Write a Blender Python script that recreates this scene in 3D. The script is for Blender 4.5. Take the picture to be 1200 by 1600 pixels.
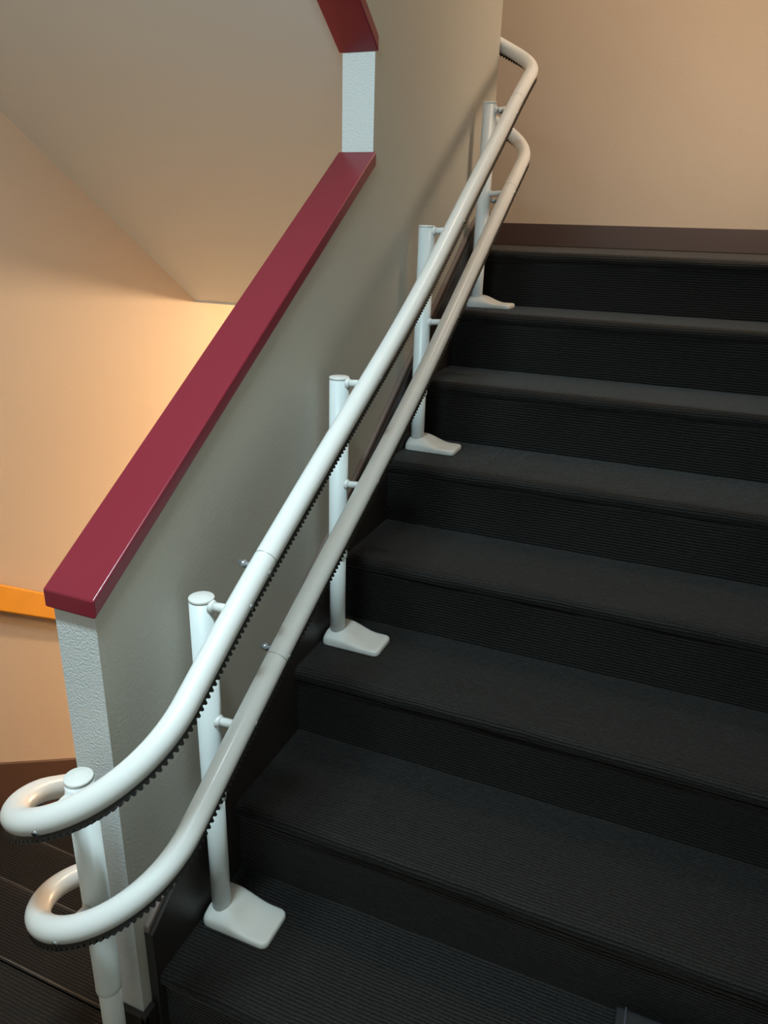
import bpy, bmesh, math, random
from mathutils import Vector, Matrix
import numpy as np
random.seed(4)
for o in list(bpy.data.objects): bpy.data.objects.remove(o)
COL = bpy.context.scene.collection
SC = bpy.context.scene

# ------------------------------------------------------------------ camera, world, lights, exposure
CAM = Vector((0.7111, -0.7226, 1.4157)); YAW, PITCH, ROLL, FPX = 0.3836, 0.3654, 0.0309, 1159.6
cy, sy, cp, sp = math.cos(YAW), math.sin(YAW), math.cos(PITCH), math.sin(PITCH)
fw = Vector((-sy*cp, cy*cp, -sp)); rt = Vector((cy, sy, 0)); up = rt.cross(fw)
r2 = rt*math.cos(ROLL) + up*math.sin(ROLL); u2 = -rt*math.sin(ROLL) + up*math.cos(ROLL)
cam = bpy.data.cameras.new('camera'); co = bpy.data.objects.new('camera', cam); COL.objects.link(co)
m = Matrix((r2, u2, -fw)).transposed().to_4x4(); m.translation = CAM; co.matrix_world = m
cam.sensor_fit = 'VERTICAL'; cam.sensor_height = 24.0; cam.lens = FPX/1600*24.0; cam.clip_start = 0.02
SC.camera = co

w = bpy.data.worlds.new('world'); SC.world = w; w.use_nodes = True
w.node_tree.nodes['Background'].inputs[0].default_value = (0.6, 0.75, 0.9, 1)
w.node_tree.nodes['Background'].inputs[1].default_value = 0.25

def area(name, loc, target, size, power, color, sy_=None):
    l = bpy.data.lights.new(name, 'AREA'); l.energy = power; l.color = color
    l.shape = 'RECTANGLE'; l.size = size; l.size_y = sy_ or size
    o = bpy.data.objects.new(name, l); COL.objects.link(o); o.location = loc
    o.rotation_euler = (Vector(target)-Vector(loc)).to_track_quat('-Z', 'Y').to_euler(); return o
def point(name, loc, power, color, rad):
    l = bpy.data.lights.new(name, 'POINT'); l.energy = power; l.color = color; l.shadow_soft_size = rad
    o = bpy.data.objects.new(name, l); COL.objects.link(o); o.location = loc; return o
COOL = (0.70, 0.93, 1.0); WARM = (1.0, 0.77, 0.56)
area('mid_landing_ceiling_light', (0.14, -0.48, 2.38), (0.14, -0.48, 0), 0.55, 37, COOL, 0.16)
area('window_daylight', (0.3, -1.68, 1.75), (0.0, 0.6, 0.9), 0.9, 2, COOL, 0.9)
area('upper_landing_wall_light', (1.09, 1.80, 1.95), (0.30, 2.70, 1.55), 0.45, 9.5, WARM, 0.45)
point('upper_landing_fill', (0.50, 1.80, 3.40), 24, WARM, 0.16)  # added fill, no fixture: lifts the far wall and upper treads beside the wall light
point('lower_landing_light', (-0.14, 2.42, 1.03), 62, (1.0, 0.72, 0.44), 0.045)
point('lower_stair_fill', (-0.45, 2.45, -0.55), 55, (1.0, 0.66, 0.36), 0.08)  # invented second source, added to brighten the low part of the left wall
SC.view_settings.view_transform = 'Standard'; SC.view_settings.look = 'None'
SC.view_settings.exposure = 0.0; SC.view_settings.gamma = 1.0; SC.view_settings.use_curve_mapping = False

# ------------------------------------------------------------------ materials
def mat(name, color, rough=0.5, bump=None, spec=0.5, metal=0.0, coat=0.0, var=0.0, vscale=3.0):
    m = bpy.data.materials.new(name); m.use_nodes = True; nt = m.node_tree; b = nt.nodes['Principled BSDF']
    b.inputs['Base Color'].default_value = (*color, 1); b.inputs['Roughness'].default_value = rough
    b.inputs['Specular IOR Level'].default_value = spec; b.inputs['Metallic'].default_value = metal
    b.inputs['Coat Weight'].default_value = coat; b.inputs['Coat Roughness'].default_value = 0.12
    tc = nt.nodes.new('ShaderNodeTexCoord')
    n = nt.nodes.new('ShaderNodeTexNoise'); n.inputs['Scale'].default_value = vscale; n.inputs['Detail'].default_value = 4
    nt.links.new(tc.outputs['Object'], n.inputs['Vector'])
    mx = nt.nodes.new('ShaderNodeMix'); mx.data_type = 'RGBA'
    mx.inputs[6].default_value = (*[c*(1-var) for c in color], 1); mx.inputs[7].default_value = (*[min(1, c*(1+var)) for c in color], 1)
    nt.links.new(n.outputs['Fac'], mx.inputs[0]); nt.links.new(mx.outputs[2], b.inputs['Base Color'])
    if bump:
        s, st, dist = bump
        n2 = nt.nodes.new('ShaderNodeTexNoise'); n2.inputs['Scale'].default_value = s; n2.inputs['Detail'].default_value = 3
        nt.links.new(tc.outputs['Object'], n2.inputs['Vector'])
        bp = nt.nodes.new('ShaderNodeBump'); bp.inputs['Strength'].default_value = st; bp.inputs['Distance'].default_value = dist
        nt.links.new(n2.outputs['Fac'], bp.inputs['Height']); nt.links.new(bp.outputs['Normal'], b.inputs['Normal'])
    return m

def carpet_mat(name, base, rib, period):
    m = bpy.data.materials.new(name); m.use_nodes = True; nt = m.node_tree; N = nt.nodes; L = nt.links
    b = N['Principled BSDF']; b.inputs['Roughness'].default_value = 0.66; b.inputs['Specular IOR Level'].default_value = 0.24
    b.inputs['Sheen Weight'].default_value = 0.16; b.inputs['Sheen Roughness'].default_value = 0.35
    uv = N.new('ShaderNodeUVMap'); sx = N.new('ShaderNodeSeparateXYZ'); L.new(uv.outputs[0], sx.inputs[0])
    # slight wander of the ribs along their length
    nz = N.new('ShaderNodeTexNoise'); nz.inputs['Scale'].default_value = 9; nz.inputs['Detail'].default_value = 2; L.new(uv.outputs[0], nz.inputs['Vector'])
    ad = N.new('ShaderNodeMath'); ad.operation = 'MULTIPLY_ADD'; ad.inputs[1].default_value = 0.006
    L.new(nz.outputs['Fac'], ad.inputs[0]); L.new(sx.outputs['Y'], ad.inputs[2])
    ml = N.new('ShaderNodeMath'); ml.operation = 'MULTIPLY'; ml.inputs[1].default_value = 2*math.pi/period; L.new(ad.outputs[0], ml.inputs[0])
    sn = N.new('ShaderNodeMath'); sn.operation = 'SINE'; L.new(ml.outputs[0], sn.inputs[0])
    mr = N.new('ShaderNodeMapRange'); mr.inputs[1].default_value = -1; mr.inputs[2].default_value = 1; L.new(sn.outputs[0], mr.inputs[0])
    # loops across the rib
    mp = N.new('ShaderNodeMapping'); mp.inputs['Scale'].default_value = (170, 420, 1); L.new(uv.outputs[0], mp.inputs['Vector'])
    n2 = N.new('ShaderNodeTexNoise'); n2.inputs['Scale'].default_value = 1.0; n2.inputs['Detail'].default_value = 2; L.new(mp.outputs[0], n2.inputs['Vector'])
    h = N.new('ShaderNodeMath'); h.operation = 'MULTIPLY_ADD'; h.inputs[1].default_value = 1.8; L.new(n2.outputs['Fac'], h.inputs[0]); L.new(mr.outputs[0], h.inputs[2])
    bp = N.new('ShaderNodeBump'); bp.inputs['Strength'].default_value = 0.6; bp.inputs['Distance'].default_value = 0.0019
    L.new(h.outputs[0], bp.inputs['Height']); L.new(bp.outputs['Normal'], b.inputs['Normal'])
    mu = N.new('ShaderNodeMath'); mu.operation = 'MULTIPLY'; L.new(mr.outputs[0], mu.inputs[0]); L.new(n2.outputs['Fac'], mu.inputs[1])
    cr = N.new('ShaderNodeMapRange'); cr.inputs[1].default_value = 0.02; cr.inputs[2].default_value = 0.62; L.new(mu.outputs[0], cr.inputs[0])
    mx = N.new('ShaderNodeMix'); mx.data_type = 'RGBA'; mx.inputs[6].default_value = (*base, 1); mx.inputs[7].default_value = (*rib, 1)
    L.new(cr.outputs[0], mx.inputs[0])
    n3 = N.new('ShaderNodeTexNoise'); n3.inputs['Scale'].default_value = 330; n3.inputs['Detail'].default_value = 3; n3.inputs['Roughness'].default_value = 0.7
    L.new(uv.outputs[0], n3.inputs['Vector'])
    fr = N.new('ShaderNodeMapRange'); fr.inputs[1].default_value = 0.34; fr.inputs[2].default_value = 0.68; fr.inputs[3].default_value = 0.35; fr.inputs[4].default_value = 1.9
    L.new(n3.outputs['Fac'], fr.inputs[0])
    vm = N.new('ShaderNodeVectorMath'); vm.operation = 'SCALE'; L.new(mx.outputs[2], vm.inputs[0]); L.new(fr.outputs[0], vm.inputs['Scale'])
    L.new(vm.outputs[0], b.inputs['Base Color'])
    return m

M_wall = mat('beige_wall_paint', (0.50, 0.47, 0.41), 0.55, (170, 0.35, 0.002), 0.3, var=0.03)
M_peach = mat('peach_wall_paint', (0.55, 0.43, 0.33), 0.55, (170, 0.35, 0.002), 0.3, var=0.03)
M_far = mat('peach_far_wall_paint', (0.60, 0.49, 0.39), 0.55, (170, 0.35, 0.002), 0.3, var=0.03)
M_white = mat('white_wall_paint', (0.64, 0.66, 0.66), 0.5, (260, 0.6, 0.003), 0.3, var=0.03)
M_ceil = mat('ceiling_paint', (0.60, 0.61, 0.60), 0.8, None, 0.2, var=0.02)
M_red = mat('dark_red_gloss_paint', (0.205, 0.016, 0.030), 0.30, (40, 0.08, 0.003), 0.4, coat=0.15, var=0.05)
M_brown = mat('brown_painted_board', (0.085, 0.055, 0.048), 0.42, (60, 0.05, 0.002), 0.4, var=0.06)
M_string = mat('dark_brown_stringer', (0.028, 0.022, 0.020), 0.42, (60, 0.05, 0.002), 0.35, var=0.06)
M_mould = mat('brown_moulding', (0.20, 0.15, 0.13), 0.62, (60, 0.05, 0.002), 0.4, var=0.06)
M_skirt = mat('brown_skirting', (0.10, 0.05, 0.035), 0.4, (60, 0.05, 0.002), 0.4, var=0.06)
M_tube = mat('white_powder_coat', (0.78, 0.78, 0.765), 0.38, None, 0.45, coat=0.12, var=0.01)
M_post = mat('white_post_paint', (0.74, 0.77, 0.77), 0.36, None, 0.5, var=0.01)
M_foot = mat('white_moulded_plastic', (0.72, 0.71, 0.68), 0.5, (400, 0.1, 0.001), 0.4, var=0.02)
M_rack = mat('black_steel_rack', (0.012, 0.012, 0.012), 0.42, None, 0.5, metal=0.2)
M_steel = mat('zinc_screw', (0.42, 0.46, 0.50), 0.3, None, 0.5, metal=0.85)
M_dark = mat('screw_socket_black', (0.01, 0.01, 0.012), 0.4)
M_orange = mat('orange_varnished_wood', (0.85, 0.33, 0.012), 0.40, (30, 0.1, 0.002), 0.4, coat=0.1, var=0.12, vscale=6)
M_carpet = carpet_mat('ribbed_charcoal_carpet', (0.0022, 0.0022, 0.0022), (0.0165, 0.0132, 0.0113), 0.0070)
M_slate = mat('slate_blue_plastic', (0.004, 0.006, 0.009), 0.6, None, 0.5, var=0.1)
M_slate2 = mat('pale_piping', (0.035, 0.04, 0.06), 0.5)

# ------------------------------------------------------------------ helpers
def link(name, me, mt, parent=None, smooth=False):
    me.materials.append(mt) if mt else None
    if smooth:
        for f in me.polygons: f.use_smooth = True
    o = bpy.data.objects.new(name, me); COL.objects.link(o)
    if parent: o.parent = parent
    return o
def bm_obj(name, bm, mt, parent=None, smooth=False, bevel=0, seg=2, auto=None):
    bmesh.ops.recalc_face_normals(bm, faces=bm.faces)
    me = bpy.data.meshes.new(name); bm.to_mesh(me); bm.free()
    o = link(name, me, mt, parent, smooth)
    if bevel:
        md = o.modifiers.new('bevel', 'BEVEL'); md.width = bevel; md.segments = seg; md.limit_method = 'ANGLE'; md.angle_limit = math.radians(35)
        for f in me.polygons: f.use_smooth = True
        md.harden_normals = True
    return o
def prism_x(bm, pts, x0, x1):
    """polygon in the YZ plane extruded along X"""
    a = [bm.verts.new((x0, y, z)) for y, z in pts]; b = [bm.verts.new((x1, y, z)) for y, z in pts]
    n = len(pts); bm.faces.new(a); bm.faces.new(b[::-1])
    for i in range(n): bm.faces.new((a[i], b[i], b[(i+1) % n], a[(i+1) % n]))
def box(bm, x0, y0, z0, x1, y1, z1):
    prism_x(bm, [(y0, z0), (y1, z0), (y1, z1), (y0, z1)], x0, x1)
def cyl(bm, a, b, r0, r1=None, n=32, cap=True):
    a, b = Vector(a), Vector(b); r1 = r0 if r1 is None else r1
    d = (b-a).normalized(); s = d.orthogonal().normalized(); t = d.cross(s)
    ra, rb = [], []
    for i in range(n):
        q = 2*math.pi*i/n; e = s*math.cos(q)+t*math.sin(q)
        ra.append(bm.verts.new(a+e*r0)); rb.append(bm.verts.new(b+e*r1))
    for i in range(n):
        f = bm.faces.new((ra[i], ra[(i+1) % n], rb[(i+1) % n], rb[i])); f.smooth = True
    if cap: bm.faces.new(ra[::-1]); bm.faces.new(rb)
def lathe(bm, base, prof, n=40):
    rings = []
    for r, z in prof:
        rings.append([bm.verts.new((base[0]+r*math.cos(2*math.pi*i/n), base[1]+r*math.sin(2*math.pi*i/n), base[2]+z)) for i in range(n)])
    for a, b in zip(rings, rings[1:]):
        for i in range(n):
            f = bm.faces.new((a[i], a[(i+1) % n], b[(i+1) % n], b[i])); f.smooth = True
    bm.faces.new(rings[0][::-1]); bm.faces.new(rings[-1])
def struct(name, bm, mt, parent=None, **k):
    o = bm_obj(name, bm, mt, parent, **k)
    if not parent: o['kind'] = 'structure'
    return o
def thing(name, label, cat, loc=(0, 0, 0), group=None):
    o = bpy.data.objects.new(name, None); COL.objects.link(o); o.empty_display_size = 0.1
    o['label'] = label; o['category'] = cat
    if group: o['group'] = group
    return o
def tag(o, label, cat, group=None):
    o['label'] = label; o['category'] = cat
    if group: o['group'] = group
    return o
def second_mat(o, mt, test):
    o.data.materials.append(mt)
    for f in o.data.polygons:
        if test(f): f.material_index = len(o.data.materials)-1
def carpet_uv(me, axis='y'):
    uv = me.uv_layers.new(name='UVMap')
    for p in me.polygons:
        for li in p.loop_indices:
            v = me.vertices[me.loops[li].vertex_index].co
            uv.data[li].uv = (v.x, v.y+v.z) if axis == 'y' else (v.x, v.y)

# ------------------------------------------------------------------ dimensions
H, D, SL = 0.17, 0.25, 0.68
NOSE = 0.014
XW, XL, XR = -0.075, -1.2, 1.125          # spine wall left face (right face at 0), left wall, right wall
YF, YJ, YE, YB = -0.027, 0.912, 1.883, 2.806
ZTOP = 8*H; YTOP = 7*D                    # upper landing

# spine wall with its stepped opening ----------------------------------------------------------
ZC = 0.926; TC = 0.0286; YCF = YF-0.008
capz = lambda y: ZC+SL*(y-YCF)
ZS = 1.757
bm = bmesh.new()
prism_x(bm, [(YF, -1.6), (YE, -1.6), (YE, 4.0), (YF, 4.0), (YF, ZS+0.02+SL*(YJ-YF)), (YJ, ZS+0.02), (YJ, capz(YJ)-0.02), (YF, capz(YF)-0.02)], XW, 0.0)
wm = struct('wall_middle', bm, M_wall)
second_mat(wm, M_white, lambda f: f.normal.y < -0.9)

bm = bmesh.new()
prism_x(bm, [(YCF, ZC-TC), (YCF, ZC), (YJ, capz(YJ)), (YJ, capz(YJ)-TC)], XW-0.0083, 0.0083)
cap = bm_obj('parapet_cap', bm, M_red, bevel=0.003, seg=3)
tag(cap, 'dark red glossy cap sloping up along the low wall between the flights', 'wall cap')
bm = bmesh.new()
prism_x(bm, [(YJ, ZS), (YJ, ZS+TC), (YF, ZS+TC+SL*(YJ-YF)), (YF, ZS+SL*(YJ-YF))], XW-0.0083, 0.0083)
cap2 = bm_obj('opening_lining', bm, M_red, bevel=0.003, seg=3)
tag(cap2, 'dark red board lining the sloping top of the wall opening, above the white jamb', 'trim board')

# landings, floors, stairs --------------------------------------------------------------------
def nosed_step(y0, z, dirn=1, depth=D, rise=H, x0=0.0, x1=1.0, first=False):
    """carpeted step: riser with rounded nose and tread; y0 = nose front, z = tread height, dirn = +1 ascending with +Y"""
    R = 0.017; pr = []
    pr.append((y0+NOSE, z-rise))
    pr.append((y0+NOSE, z-0.045))
    pr.append((y0+NOSE-0.003, z-0.038))
    for i in range(0, 11):
        a = math.radians(-80+170*i/10)
        pr.append((y0+R-R*math.cos(a), z-R+R*math.sin(a)))
    n = 8
    for i in range(1, n+1): pr.append((y0+R+(depth+NOSE-R)*i/n, z))
    return pr
def step_object(name, pr, x0, x1, parent, mirror_y=None, back=0.02):
    yb = pr[-1][0]; zb = pr[0][1]
    pts = [(mirror_y-y if mirror_y is not None else y, z) for y, z in pr]
    b0 = (pts[-1][0], zb)
    me = bpy.data.meshes.new(name); V, F, UV = [], [], []
    arc = [0.0]
    for a, b in zip(pts, pts[1:]): arc.append(arc[-1]+math.hypot(b[0]-a[0], b[1]-a[1]))
    # slight irregularity of the carpet nose
    nx = 24; k = len(pts)
    for j in range(nx+1):
        x = x0+(x1-x0)*j/nx
        for i, (y, z) in enumerate(pts):
            wv = 0.0
            if 2 <= i <= 12: wv = 0.0012*math.sin(7.3*x+pts[0][1]*31)+0.0008*math.sin(23*x+i)
            V.append((x, y+wv, z+wv*0.4 if i > 8 else z))
    for j in range(nx):
        for i in range(k-1):
            a = j*k+i; F.append((a, a+1, a+k+1, a+k))
    nb = len(V); V += [(x0, *b0), (x1, *b0)]
    F.append(tuple(range(k))[::-1]+(nb,)); F.append(tuple(range(nx*k, nx*k+k))+(nb+1,))
    F.append((k-1, nb, nb+1, nx*k+k-1)); F.append((0, nx*k, nb+1, nb))
    me.from_pydata(V, [], F); me.update()
    bmx = bmesh.new(); bmx.from_mesh(me); bmesh.ops.recalc_face_normals(bmx, faces=bmx.faces); bmx.to_mesh(me); bmx.free()
    uv = me.uv_layers.new(name='UVMap')
    for p in me.polygons:
        for li in p.loop_indices:
            vi = me.loops[li].vertex_index
            uv.data[li].uv = (V[vi][0], arc[vi % k] if vi < nb else 0)
        p.use_smooth = True
    o = link(name, me, M_carpet, parent)
    md = o.modifiers.new('edge', 'EDGE_SPLIT'); md.split_angle = math.radians(50)
    return o

ST0 = 0.018
stairs = thing('staircase', 'flight of charcoal ribbed-carpet stairs climbing to the upper landing', 'stairs')
for k in range(1, 8):
    step_object('carpeted_step', nosed_step((k-1)*D, k*H), ST0, XR-ST0, stairs)
# upper landing floor, with its own carpet nose
pr = nosed_step(YTOP, ZTOP, depth=YB-YTOP-NOSE)
uf = step_object('floor', pr, ST0, XR-ST0, None); uf['kind'] = 'structure'
bm = bmesh.new(); box(bm, XL, YE+0.001, ZTOP-0.24, ST0, YB, ZTOP); box(bm, XR-ST0, YE, ZTOP-0.24, XR, YB, ZTOP)
ul = struct('floor', bm, M_carpet); carpet_uv(ul.data)
second_mat(ul, M_ceil, lambda f: f.normal.z < -0.5)
# underside of the upper landing, seen from the lower landing
bm = bmesh.new(); box(bm, XL, YE-0.002, ZTOP-0.25, XR, YB, ZTOP-0.2401); struct('ceiling', bm, M_ceil)

# mid landing floor
bm = bmesh.new(); box(bm, XL, -1.72, -0.2, XR, -0.001, 0.0); box(bm, ST0-0.018, -0.001, -0.2, XR, 0.05, -0.001)
fl = struct('floor', bm, M_carpet); carpet_uv(fl.data)

# descending flight left of the spine wall
down = thing('staircase', 'flight of charcoal ribbed-carpet stairs going down behind the low wall', 'stairs')
for k in range(0, 8):
    y0 = 0.01+D*k; pr = nosed_step(0, -k*H)
    if k == 0:
        pr = nosed_step(0, 0.0, depth=0.0)
        pr = [q for q in pr if True]
    step_object('carpeted_step', pr, XL+0.018, XW-0.0004, down, mirror_y=y0)
bm = bmesh.new(); box(bm, XL, 1.70, -9*H, XW, YE, -8*H); box(bm, XL, YE, -9*H, XR, YB, -8*H)
lf = struct('floor', bm, M_carpet); carpet_uv(lf.data)

# walls
bm = bmesh.new(); box(bm, XL-0.1, -1.75, -1.6, XL, YB+0.1, 4.2); struct('wall_left', bm, M_peach)
bm = bmesh.new(); box(bm, XR, -1.75, -1.6, XR+0.1, YB+0.1, 4.2); struct('wall_right', bm, M_wall)
bm = bmesh.new(); box(bm, XL, YB, -1.6, XR, YB+0.1, 4.2); struct('wall_far', bm, M_far)
bm = bmesh.new(); box(bm, XL, -1.82, -1.6, XR, -1.72, 4.2); struct('wall_rear', bm, M_wall)
# underside of the flight above the descending stairs
soff = lambda y: 1.116+SL*(YE-y)
bm = bmesh.new()
prism_x(bm, [(YE, soff(YE)), (YE, soff(YE)+0.20), (-0.02, soff(-0.02)+0.20), (-0.02, soff(-0.02))], XL, XW-0.0084)
struct('ceiling', bm, M_ceil)
zc0 = soff(-0.02)
bm = bmesh.new(); box(bm, XL, -1.72, zc0, XR, -0.021, zc0+0.24); struct('ceiling', bm, M_ceil)
bm = bmesh.new()
prism_x(bm, [(-0.02, zc0), (-0.02, zc0+0.2), (YE, 3.9), (YE, 3.7)], 0.0005, XR); struct('ceiling', bm, M_ceil)
bm = bmesh.new(); box(bm, XL, YE, 3.80, XR, YB, 3.95); struct('ceiling', bm, M_ceil)

# stringers and skirtings
noz = lambda y: H+SL*y
bm = bmesh.new(); o_ = 0.105
prism_x(bm, [(-0.006, 0.0), (-0.006, noz(-0.006)+o_), (YTOP-0.06, noz(YTOP-0.06)+o_), (YTOP+0.02, ZTOP+0.10), (YE, ZTOP+0.10), (YE, ZTOP-0.1), (YTOP, ZTOP-0.2), (0.2, 0.0)], 0.0, ST0)
sm = struct('baseboard_middle', bm, M_string, bevel=0.002)
bm = bmesh.new()
prism_x(bm, [(-0.006, noz(-0.006)+o_), (YTOP-0.06, noz(YTOP-0.06)+o_), (YTOP+0.02, ZTOP+0.10), (YE, ZTOP+0.10), (YE, ZTOP+0.114), (YTOP+0.014, ZTOP+0.114), (YTOP-0.066, noz(YTOP-0.066)+o_+0.016), (-0.006, noz(-0.006)+o_+0.016)], 0.0, 0.011)
struct('trim_1', bm, M_mould, bevel=0.003)
bm = bmesh.new()
prism_x(bm, [(-0.006, 0.0), (-0.006, noz(-0.006)+o_), (YTOP-0.06, noz(YTOP-0.06)+o_), (YTOP+0.02, ZTOP+0.10), (YB-0.013, ZTOP+0.10), (YB-0.013, ZTOP-0.1), (YTOP, ZTOP-0.2), (0.2, 0.0)], XR-ST0, XR)
struct('baseboard_right', bm, M_string, bevel=0.002)
bm = bmesh.new(); box(bm, XL, YB-0.013, ZTOP, XR, YB, ZTOP+0.093)
struct('baseboard_far', bm, M_brown, bevel=0.003)
# low skirting wrapped round the end of the spine wall
bm = bmesh.new(); box(bm, XW-0.010, YF-0.012, 0.0, 0.012, YF-0.0002, 0.102); box(bm, 0.0002, YF-0.012, 0.0, 0.012, -0.007, 0.106)
struct('baseboard_front', bm, M_string, bevel=0.003)
# skirting of the left wall
bm = bmesh.new(); zt = lambda y: -SL*y+0.165
prism_x(bm, [(-1.72, 0.0), (-1.72, 0.10), (0.096, 0.10), (1.9, zt(1.9)), (1.9, zt(1.9)-0.4), (0.3, -0.3), (-0.1, -0.1)], XL, XL+0.017)
struct('baseboard_left', bm, M_skirt, bevel=0.002)

# wooden handrail on the left wall
hr = thing('wall_handrail', 'orange wooden handrail sloping down the far left wall', 'handrail')
hz = lambda y: 0.328-0.655*(y-0.776)
bm = bmesh.new()
prism_x(bm, [(0.15, hz(0.15)), (1.8, hz(1.8)), (1.8, hz(1.8)-0.098), (0.15, hz(0.15)-0.098)], XL+0.02, XL+0.055)
bm_obj('rail_board', bm, M_orange, hr, bevel=0.006, seg=3)
for y in (0.3, 0.9, 1.5):
    bm = bmesh.new(); cyl(bm, (XL, y, hz(y)-0.05), (XL+0.021, y, hz(y)-0.05), 0.012, n=16); bm_obj('bracket', bm, M_steel, hr)

# ------------------------------------------------------------------ stairlift track
lift = thing('stairlift_track', 'white twin-tube stairlift track curving round the wall end and up the stairs on five posts', 'stairlift rail')
KN = [-.6+.15*i for i in range(21)]
UP = dict(Xr=.1233, Xc=-.0239, Yc=-.0021, Yt=1.80, rt=.125, z=[0.4404,0.523,0.5942,0.676,0.7704,0.8643,0.9486,1.0302,1.1102,1.1907,1.2777,1.3731,1.4718,1.5696,1.6664,1.7656,1.8572,1.9381,2.0162,2.0947,2.1731])
LO = dict(Xr=.1235, Xc=-.0143, Yc=-.0132, Yt=1.7964, rt=.1286, z=[0.247,0.3229,0.3883,0.4651,0.5509,0.6388,0.7247,0.8068,0.8863,0.9666,1.0505,1.1409,1.2362,1.3322,1.4279,1.5226,1.6162,1.7091,1.8014,1.8937,1.986])
def zat(c, s):
    if s < -.449: return zat(c, -.449)+(s+.449)*.60
    u = (s+.6)/.15; i = min(max(int(math.floor(u)), 1), 18); t = u-i
    p0, p1, p2, p3 = c['z'][i-1:i+3] if i+3 <= 21 else (c['z'][i-1], c['z'][i], c['z'][i+1], 2*c['z'][i+1]-c['z'][i])
    return .5*((2*p1)+(-p0+p2)*t+(2*p0-5*p1+4*p2-p3)*t*t+(-p0+3*p1-3*p2+p3)*t**3)
def rp(c, s):
    Xr, Xc, Yc, Yt, r_t = c['Xr'], c['Xc'], c['Yc'], c['Yt'], c['rt']; r = Xr-Xc; Ls = Yt-Yc
    z = zat(c, s)
    if s < 0:
        t = -s
        if t < math.pi*r: x, y = Xc+r*math.cos(t/r), Yc-r*math.sin(t/r)
        else: x, y = Xc-r, Yc+t-math.pi*r
    elif s <= Ls: x, y = Xr, Yc+s
    else:
        t = s-Ls; q = math.pi/2*r_t; flat = 0.03
        if t < q: x, y = Xr-r_t+r_t*math.cos(t/r_t), Yt+r_t*math.sin(t/r_t)
        elif t < q+flat: x, y = Xr-r_t-(t-q), Yt+r_t
        elif t < 2*q+flat:
            a = (t-q-flat)/r_t; x, y = Xr-r_t-flat-r_t*math.sin(a), Yt+r_t*math.cos(a)
        else: x, y = Xr-2*r_t-flat, Yt-(t-2*q-flat)
    return Vector((x, y, z))
TR = 0.0192
def frames(c, s0, s1, ds):
    n = int((s1-s0)/ds); out = []
    for i in range(n+1):
        s = s0+(s1-s0)*i/n; p = rp(c, s); t = (rp(c, min(s+.004, s1))-rp(c, max(s-.004, s0))).normalized()
        side = t.cross(Vector((0, 0, 1))).normalized(); up_ = side.cross(t).normalized()
        out.append((s, p, t, side, up_))
    return out
def tube_mesh(c, s0, s1, r):
    bm = bmesh.new(); n = 32; prev = None; fr = frames(c, s0, s1, 0.012)
    for s, p, t, sd, uu in fr:
        ring = [bm.verts.new(p+sd*(r*math.cos(2*math.pi*i/n))+uu*(r*math.sin(2*math.pi*i/n))) for i in range(n)]
        if prev:
            for i in range(n):
                f = bm.faces.new((prev[i], prev[(i+1) % n], ring[(i+1) % n], ring[i])); f.smooth = True
        else: bm.faces.new(ring[::-1])
        prev = ring
    bm.faces.new(prev); return bm
def rack_mesh(c, s0, s1, pitch=0.0086):
    """toothed bar under the tube: solid bar plus trapezoid teeth"""
    bm = bmesh.new(); w_ = 0.0055; top = -TR+0.003; root = -TR-0.0035; tip = -TR-0.0088
    per = 8; n = int((s1-s0)/pitch); prev = None
    prof = [root, root, root, tip, tip, tip, root, root]
    prof = [root, root+(tip-root)*.35, tip+.0006, tip, tip, tip+.0006, root+(tip-root)*.35, root]
    for k in range(n*per):
        s = s0+pitch*k/per; p = rp(c, s); t = (rp(c, s+.004)-rp(c, s-.004)).normalized()
        sd0 = t.cross(Vector((0, 0, 1))).normalized(); uu0 = sd0.cross(t).normalized(); b = prof[k % per]
        ra = math.radians(28); uu = uu0*math.cos(ra)-sd0*math.sin(ra); sd = sd0*math.cos(ra)+uu0*math.sin(ra)
        q = [bm.verts.new(p+sd*a+uu*h_) for a, h_ in ((-w_, top), (w_, top), (w_, b), (-w_, b))]
        if prev:
            for i in range(4): bm.faces.new((prev[i], prev[(i+1) % 4], q[(i+1) % 4], q[i]))
        else: bm.faces.new(q[::-1])
        prev = q
    bm.faces.new(prev); return bm
def s_of_y(c, y): return y-c['Yc']
def screw_on(c, s, parent, ang=-35, r=0.0062):
    """recessed dark socket screw on the outer lower side of the tube"""
    p = rp(c, s); t = (rp(c, s+.004)-rp(c, s-.004)).normalized(); sd = t.cross(Vector((0, 0, 1))).normalized(); uu = sd.cross(t).normalized()
    a = math.radians(ang); d = sd*math.cos(a)+uu*math.sin(a)
    bm = bmesh.new(); q = p+d*(TR-0.001)
    cyl(bm, q-d*0.002, q+d*0.0028, r, r*0.8, n=20); o = bm_obj('screw', bm, M_steel, parent)
    bm = bmesh.new(); cyl(bm, q+d*0.001, q+d*0.0033, r*0.5, n=6); b2 = bmesh.new(); bm.to_mesh(me_ := bpy.data.meshes.new('tmp')); bm.free(); b2.free()
    # socket joined into the screw so the screw stays one sub-part
    base = bmesh.new(); base.from_mesh(o.data); nf = len(base.faces); base.from_mesh(me_); base.faces.ensure_lookup_table()
    for f in base.faces[nf:]: f.material_index = 1
    base.to_mesh(o.data); base.free(); bpy.data.meshes.remove(me_); o.data.materials.append(M_dark)
    return o
def joint_on(c, s, parent):
    """thin seam ring where two tube lengths meet"""
    p = rp(c, s); t = (rp(c, s+.004)-rp(c, s-.004)).normalized()
    bm = bmesh.new(); cyl(bm, p-t*0.0005, p+t*0.0005, TR+0.00025, n=40); o = bm_obj('joint_seam', bm, M_steel, parent); return o
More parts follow.
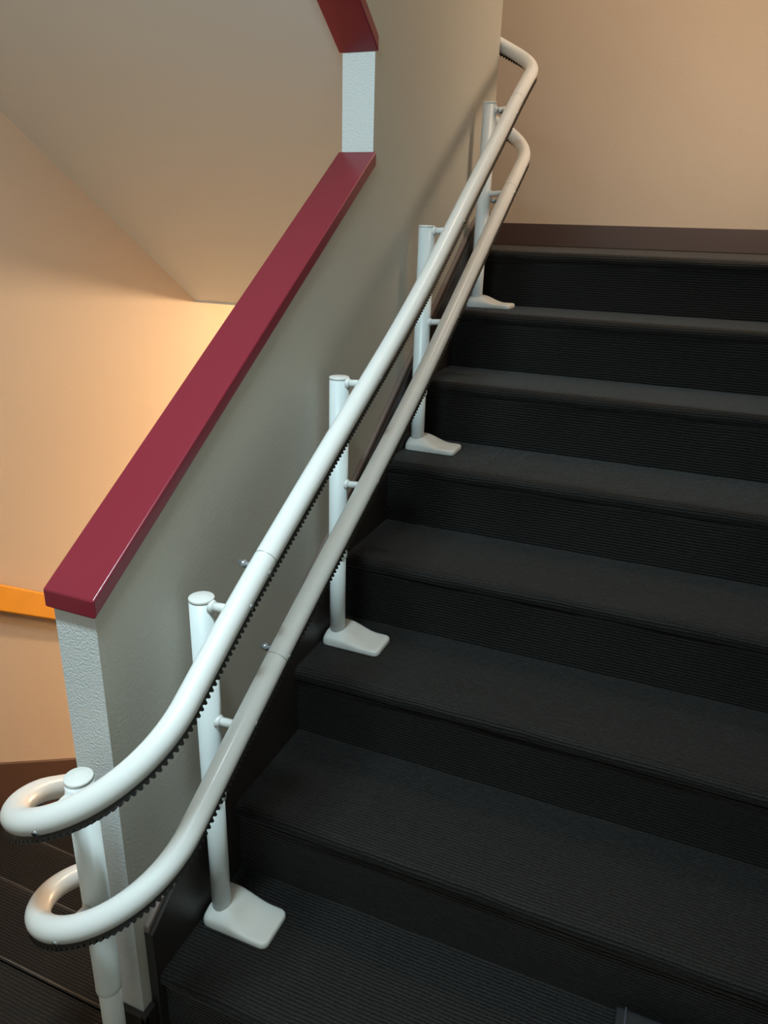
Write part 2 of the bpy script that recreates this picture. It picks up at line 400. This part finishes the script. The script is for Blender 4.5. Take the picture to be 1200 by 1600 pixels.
def tab_on(c, s, parent):
    """grey clamp bolt that sticks out on the wall side"""
    p = rp(c, s)+Vector((0, 0, 0.002)); bm = bmesh.new()
    lathe(bm, (0, 0, 0), [(0.0045, 0), (0.0045, 0.008), (0.0070, 0.0085), (0.0068, 0.0150), (0.0045, 0.0215), (0.001, 0.0235)], 16)
    bm.transform(Matrix.Translation(p+Vector((-TR+0.002, 0, 0))) @ Matrix.Rotation(-math.pi/2, 4, 'Y'))
    return bm_obj('joint_bolt', bm, M_steel, parent)

POSTS = [ # x, y, base z, top z, sleeve end z
    (-0.010, -0.085, 0.0, 0.663, 0.232),
    (0.050, 0.148, H, 0.858, 0.455),
    (0.050, 0.648, 3*H, 1.129, 0.725),
    (0.048, 1.148, 5*H, 1.425, 1.000),
    (0.048, 1.648, 7*H, 1.766, 1.345)]
tubes = {}
for nm, c, s1 in (('upper_tube', UP, 2.32), ('lower_tube', LO, 2.32)):
    tb = bm_obj(nm, tube_mesh(c, -1.30, s1, TR), M_tube, lift); tubes[nm] = tb
    rk = bm_obj('gear_rack', rack_mesh(c, -1.27, s1-0.03), M_rack, tb); rk['label'] = 'black toothed rack under the white tube'
    js = 0.225 if nm == 'upper_tube' else 0.252
    joint_on(c, s_of_y(c, js), tb); tab_on(c, s_of_y(c, js-0.018 if nm == 'upper_tube' else js+0.012), tb)
    screw_on(c, s_of_y(c, js-0.020 if nm == 'upper_tube' else js+0.010), tb, -16)
    for (x, y, z0, z1, zs) in POSTS[1:]: screw_on(c, s_of_y(c, y), tb, -16)
    screw_on(c, s_of_y(c, POSTS[-1][1]-0.05), tb, -16)
    joint_on(c, s_of_y(c, POSTS[-1][1]+0.01), tb); tab_on(c, s_of_y(c, POSTS[-1][1]-0.05), tb)
    screw_on(c, -0.225 if nm == 'upper_tube' else -0.215, tb, -22)

RO, RI = 0.0205, 0.0178
def foot_mesh():
    """moulded foot cover: rounded plate that swells up round the post (post axis at 0,0)"""
    bm = bmesh.new(); x0, x1, y0, y1 = -0.026, 0.116, -0.034, 0.052; nx, ny = 40, 26
    cx, cy_, hx, hy = (x0+x1)/2, (y0+y1)/2, (x1-x0)/2, (y1-y0)/2; rc = 0.014
    def sd(x, y):  # inside distance to the rounded rectangle
        qx, qy = abs(x-cx)-(hx-rc), abs(y-cy_)-(hy-rc)
        return -(math.hypot(max(qx, 0), max(qy, 0))+min(max(qx, qy), 0)-rc)
    def hgt(x, y):
        t = min(max((0.082-x)/0.075, 0), 1); t = t*t*(3-2*t)
        ty = min(max((y+0.036)/0.030, 0), 1); ty = ty*ty*(3-2*ty)
        base = 0.0138+0.020*t*(0.35+0.65*ty)
        tl = min(max((x+0.026)/0.014, 0), 1); base *= 0.62+0.38*math.sin(tl*math.pi/2)
        return base
    N = 72
    def outline(k, inset):
        a = 2*math.pi*k/N; dx, dy = math.cos(a), math.sin(a); lo_, hi_ = 0, 0.2
        for _ in range(30):
            md = (lo_+hi_)/2
            if sd(cx+dx*md, cy_+dy*md) > inset: lo_ = md
            else: hi_ = md
        return cx+dx*lo_, cy_+dy*lo_
    rings = []
    rings.append([bm.verts.new((*outline(k, 0.0006), 0.0)) for k in range(N)])
    rings.append([bm.verts.new((*outline(k, 0.0), 0.003)) for k in range(N)])
    for ins, fr in ((0.0004, 0.62), (0.0016, 0.84), (0.004, 0.96), (0.008, 1.0)):
        rings.append([bm.verts.new((q[0], q[1], max(0.004, hgt(*q)*fr))) for q in (outline(k, ins) for k in range(N))])
    for sc_ in (0.8, 0.6, 0.42, 0.25, 0.1):
        rings.append([bm.verts.new((x, y, hgt(x, y))) for x, y in ((cx+(outline(k, 0.008)[0]-cx)*sc_, cy_+(outline(k, 0.008)[1]-cy_)*sc_) for k in range(N))])
    for a, b in zip(rings, rings[1:]):
        for i in range(N):
            f = bm.faces.new((a[i], a[(i+1) % N], b[(i+1) % N], b[i])); f.smooth = True
    bm.faces.new(rings[0][::-1]); bm.faces.new(rings[-1]).smooth = True
    return bm
foot_me = None
for idx, (x, y, z0, z1, zs) in enumerate(POSTS):
    bm = bmesh.new(); lathe(bm, (x, y, z0), [(RI, 0.002), (RI, zs-z0+0.02)], 36)
    post = bm_obj('post', bm, M_post, lift)
    bm = bmesh.new(); hh = z1-zs
    lathe(bm, (x, y, zs), [(RI+0.0003, 0), (RO, 0.0), (RO+0.0004, 0.001), (RO+0.0004, 0.010), (RO, 0.0108), (RO, hh-0.006)], 40)
    bm_obj('post_sleeve', bm, M_post, post)
    bm = bmesh.new(); lathe(bm, (x, y, z1), [(RO-0.0003, -0.0061), (RO-0.0003, -0.0056), (RO+0.0002, -0.0054), (RO+0.0002, -0.0010), (RO-0.0008, 0.0), (0.003, 0.0003)], 40)
    bm_obj('post_cap', bm, M_foot, post)
    if idx == 0:
        for c, s in ((UP, -0.205), (LO, -0.200)):
            p = rp(c, s); zz = p.z; dirv = Vector((p.x-x, p.y-y, 0)).normalized()
            a = Vector((x, y, 0.643 if c is UP else zz-0.014))+dirv*(RO-0.004); b = p+Vector((0, 0, 0.004))
            bm = bmesh.new(); cyl(bm, a, b, 0.0095, n=20); cyl(bm, a, a+dirv*0.006, 0.0140, 0.0100, n=20)
            bm_obj('bracket_arm', bm, M_tube, post)
    else:
        for c, az in ((UP, (.845, 1.117, 1.412, 1.745)[idx-1]), (LO, (.626, .899, 1.191, 1.521)[idx-1])):
            p = rp(c, s_of_y(c, y)); a = Vector((x+RO-0.003, y, az)); b = Vector((p.x-0.010, y, az+0.003))
            bm = bmesh.new(); cyl(bm, a, b, 0.0075, n=20); cyl(bm, a, a+Vector((0.0075, 0, 0)), 0.0125, 0.0085, n=20)
            bm_obj('bracket_arm', bm, M_tube, post)
    if foot_me is None:
        o = bm_obj('foot_cover', foot_mesh(), M_foot, post); foot_me = o.data
    else:
        o = bpy.data.objects.new('foot_cover', foot_me); COL.objects.link(o); o.parent = post
    o.location = (x, y, z0+0.0005)
    if idx == 0: o.rotation_euler = (0, 0, -math.pi/2)

# small dark case lying on the lowest step, cut by the bottom of the frame
cs = thing('storage_case', 'small slate blue case with a pale vertical piping on the lowest step', 'case')
bm = bmesh.new(); box(bm, 0.768, 0.145, H+0.0005, 0.93, 0.215, 0.244); bm_obj('case_body', bm, M_slate, cs, bevel=0.004, seg=3)
bm = bmesh.new(); box(bm, 0.782, 0.1435, H+0.004, 0.785, 0.2165, 0.2452); bm_obj('piping', bm, M_slate2, cs, bevel=0.0006)
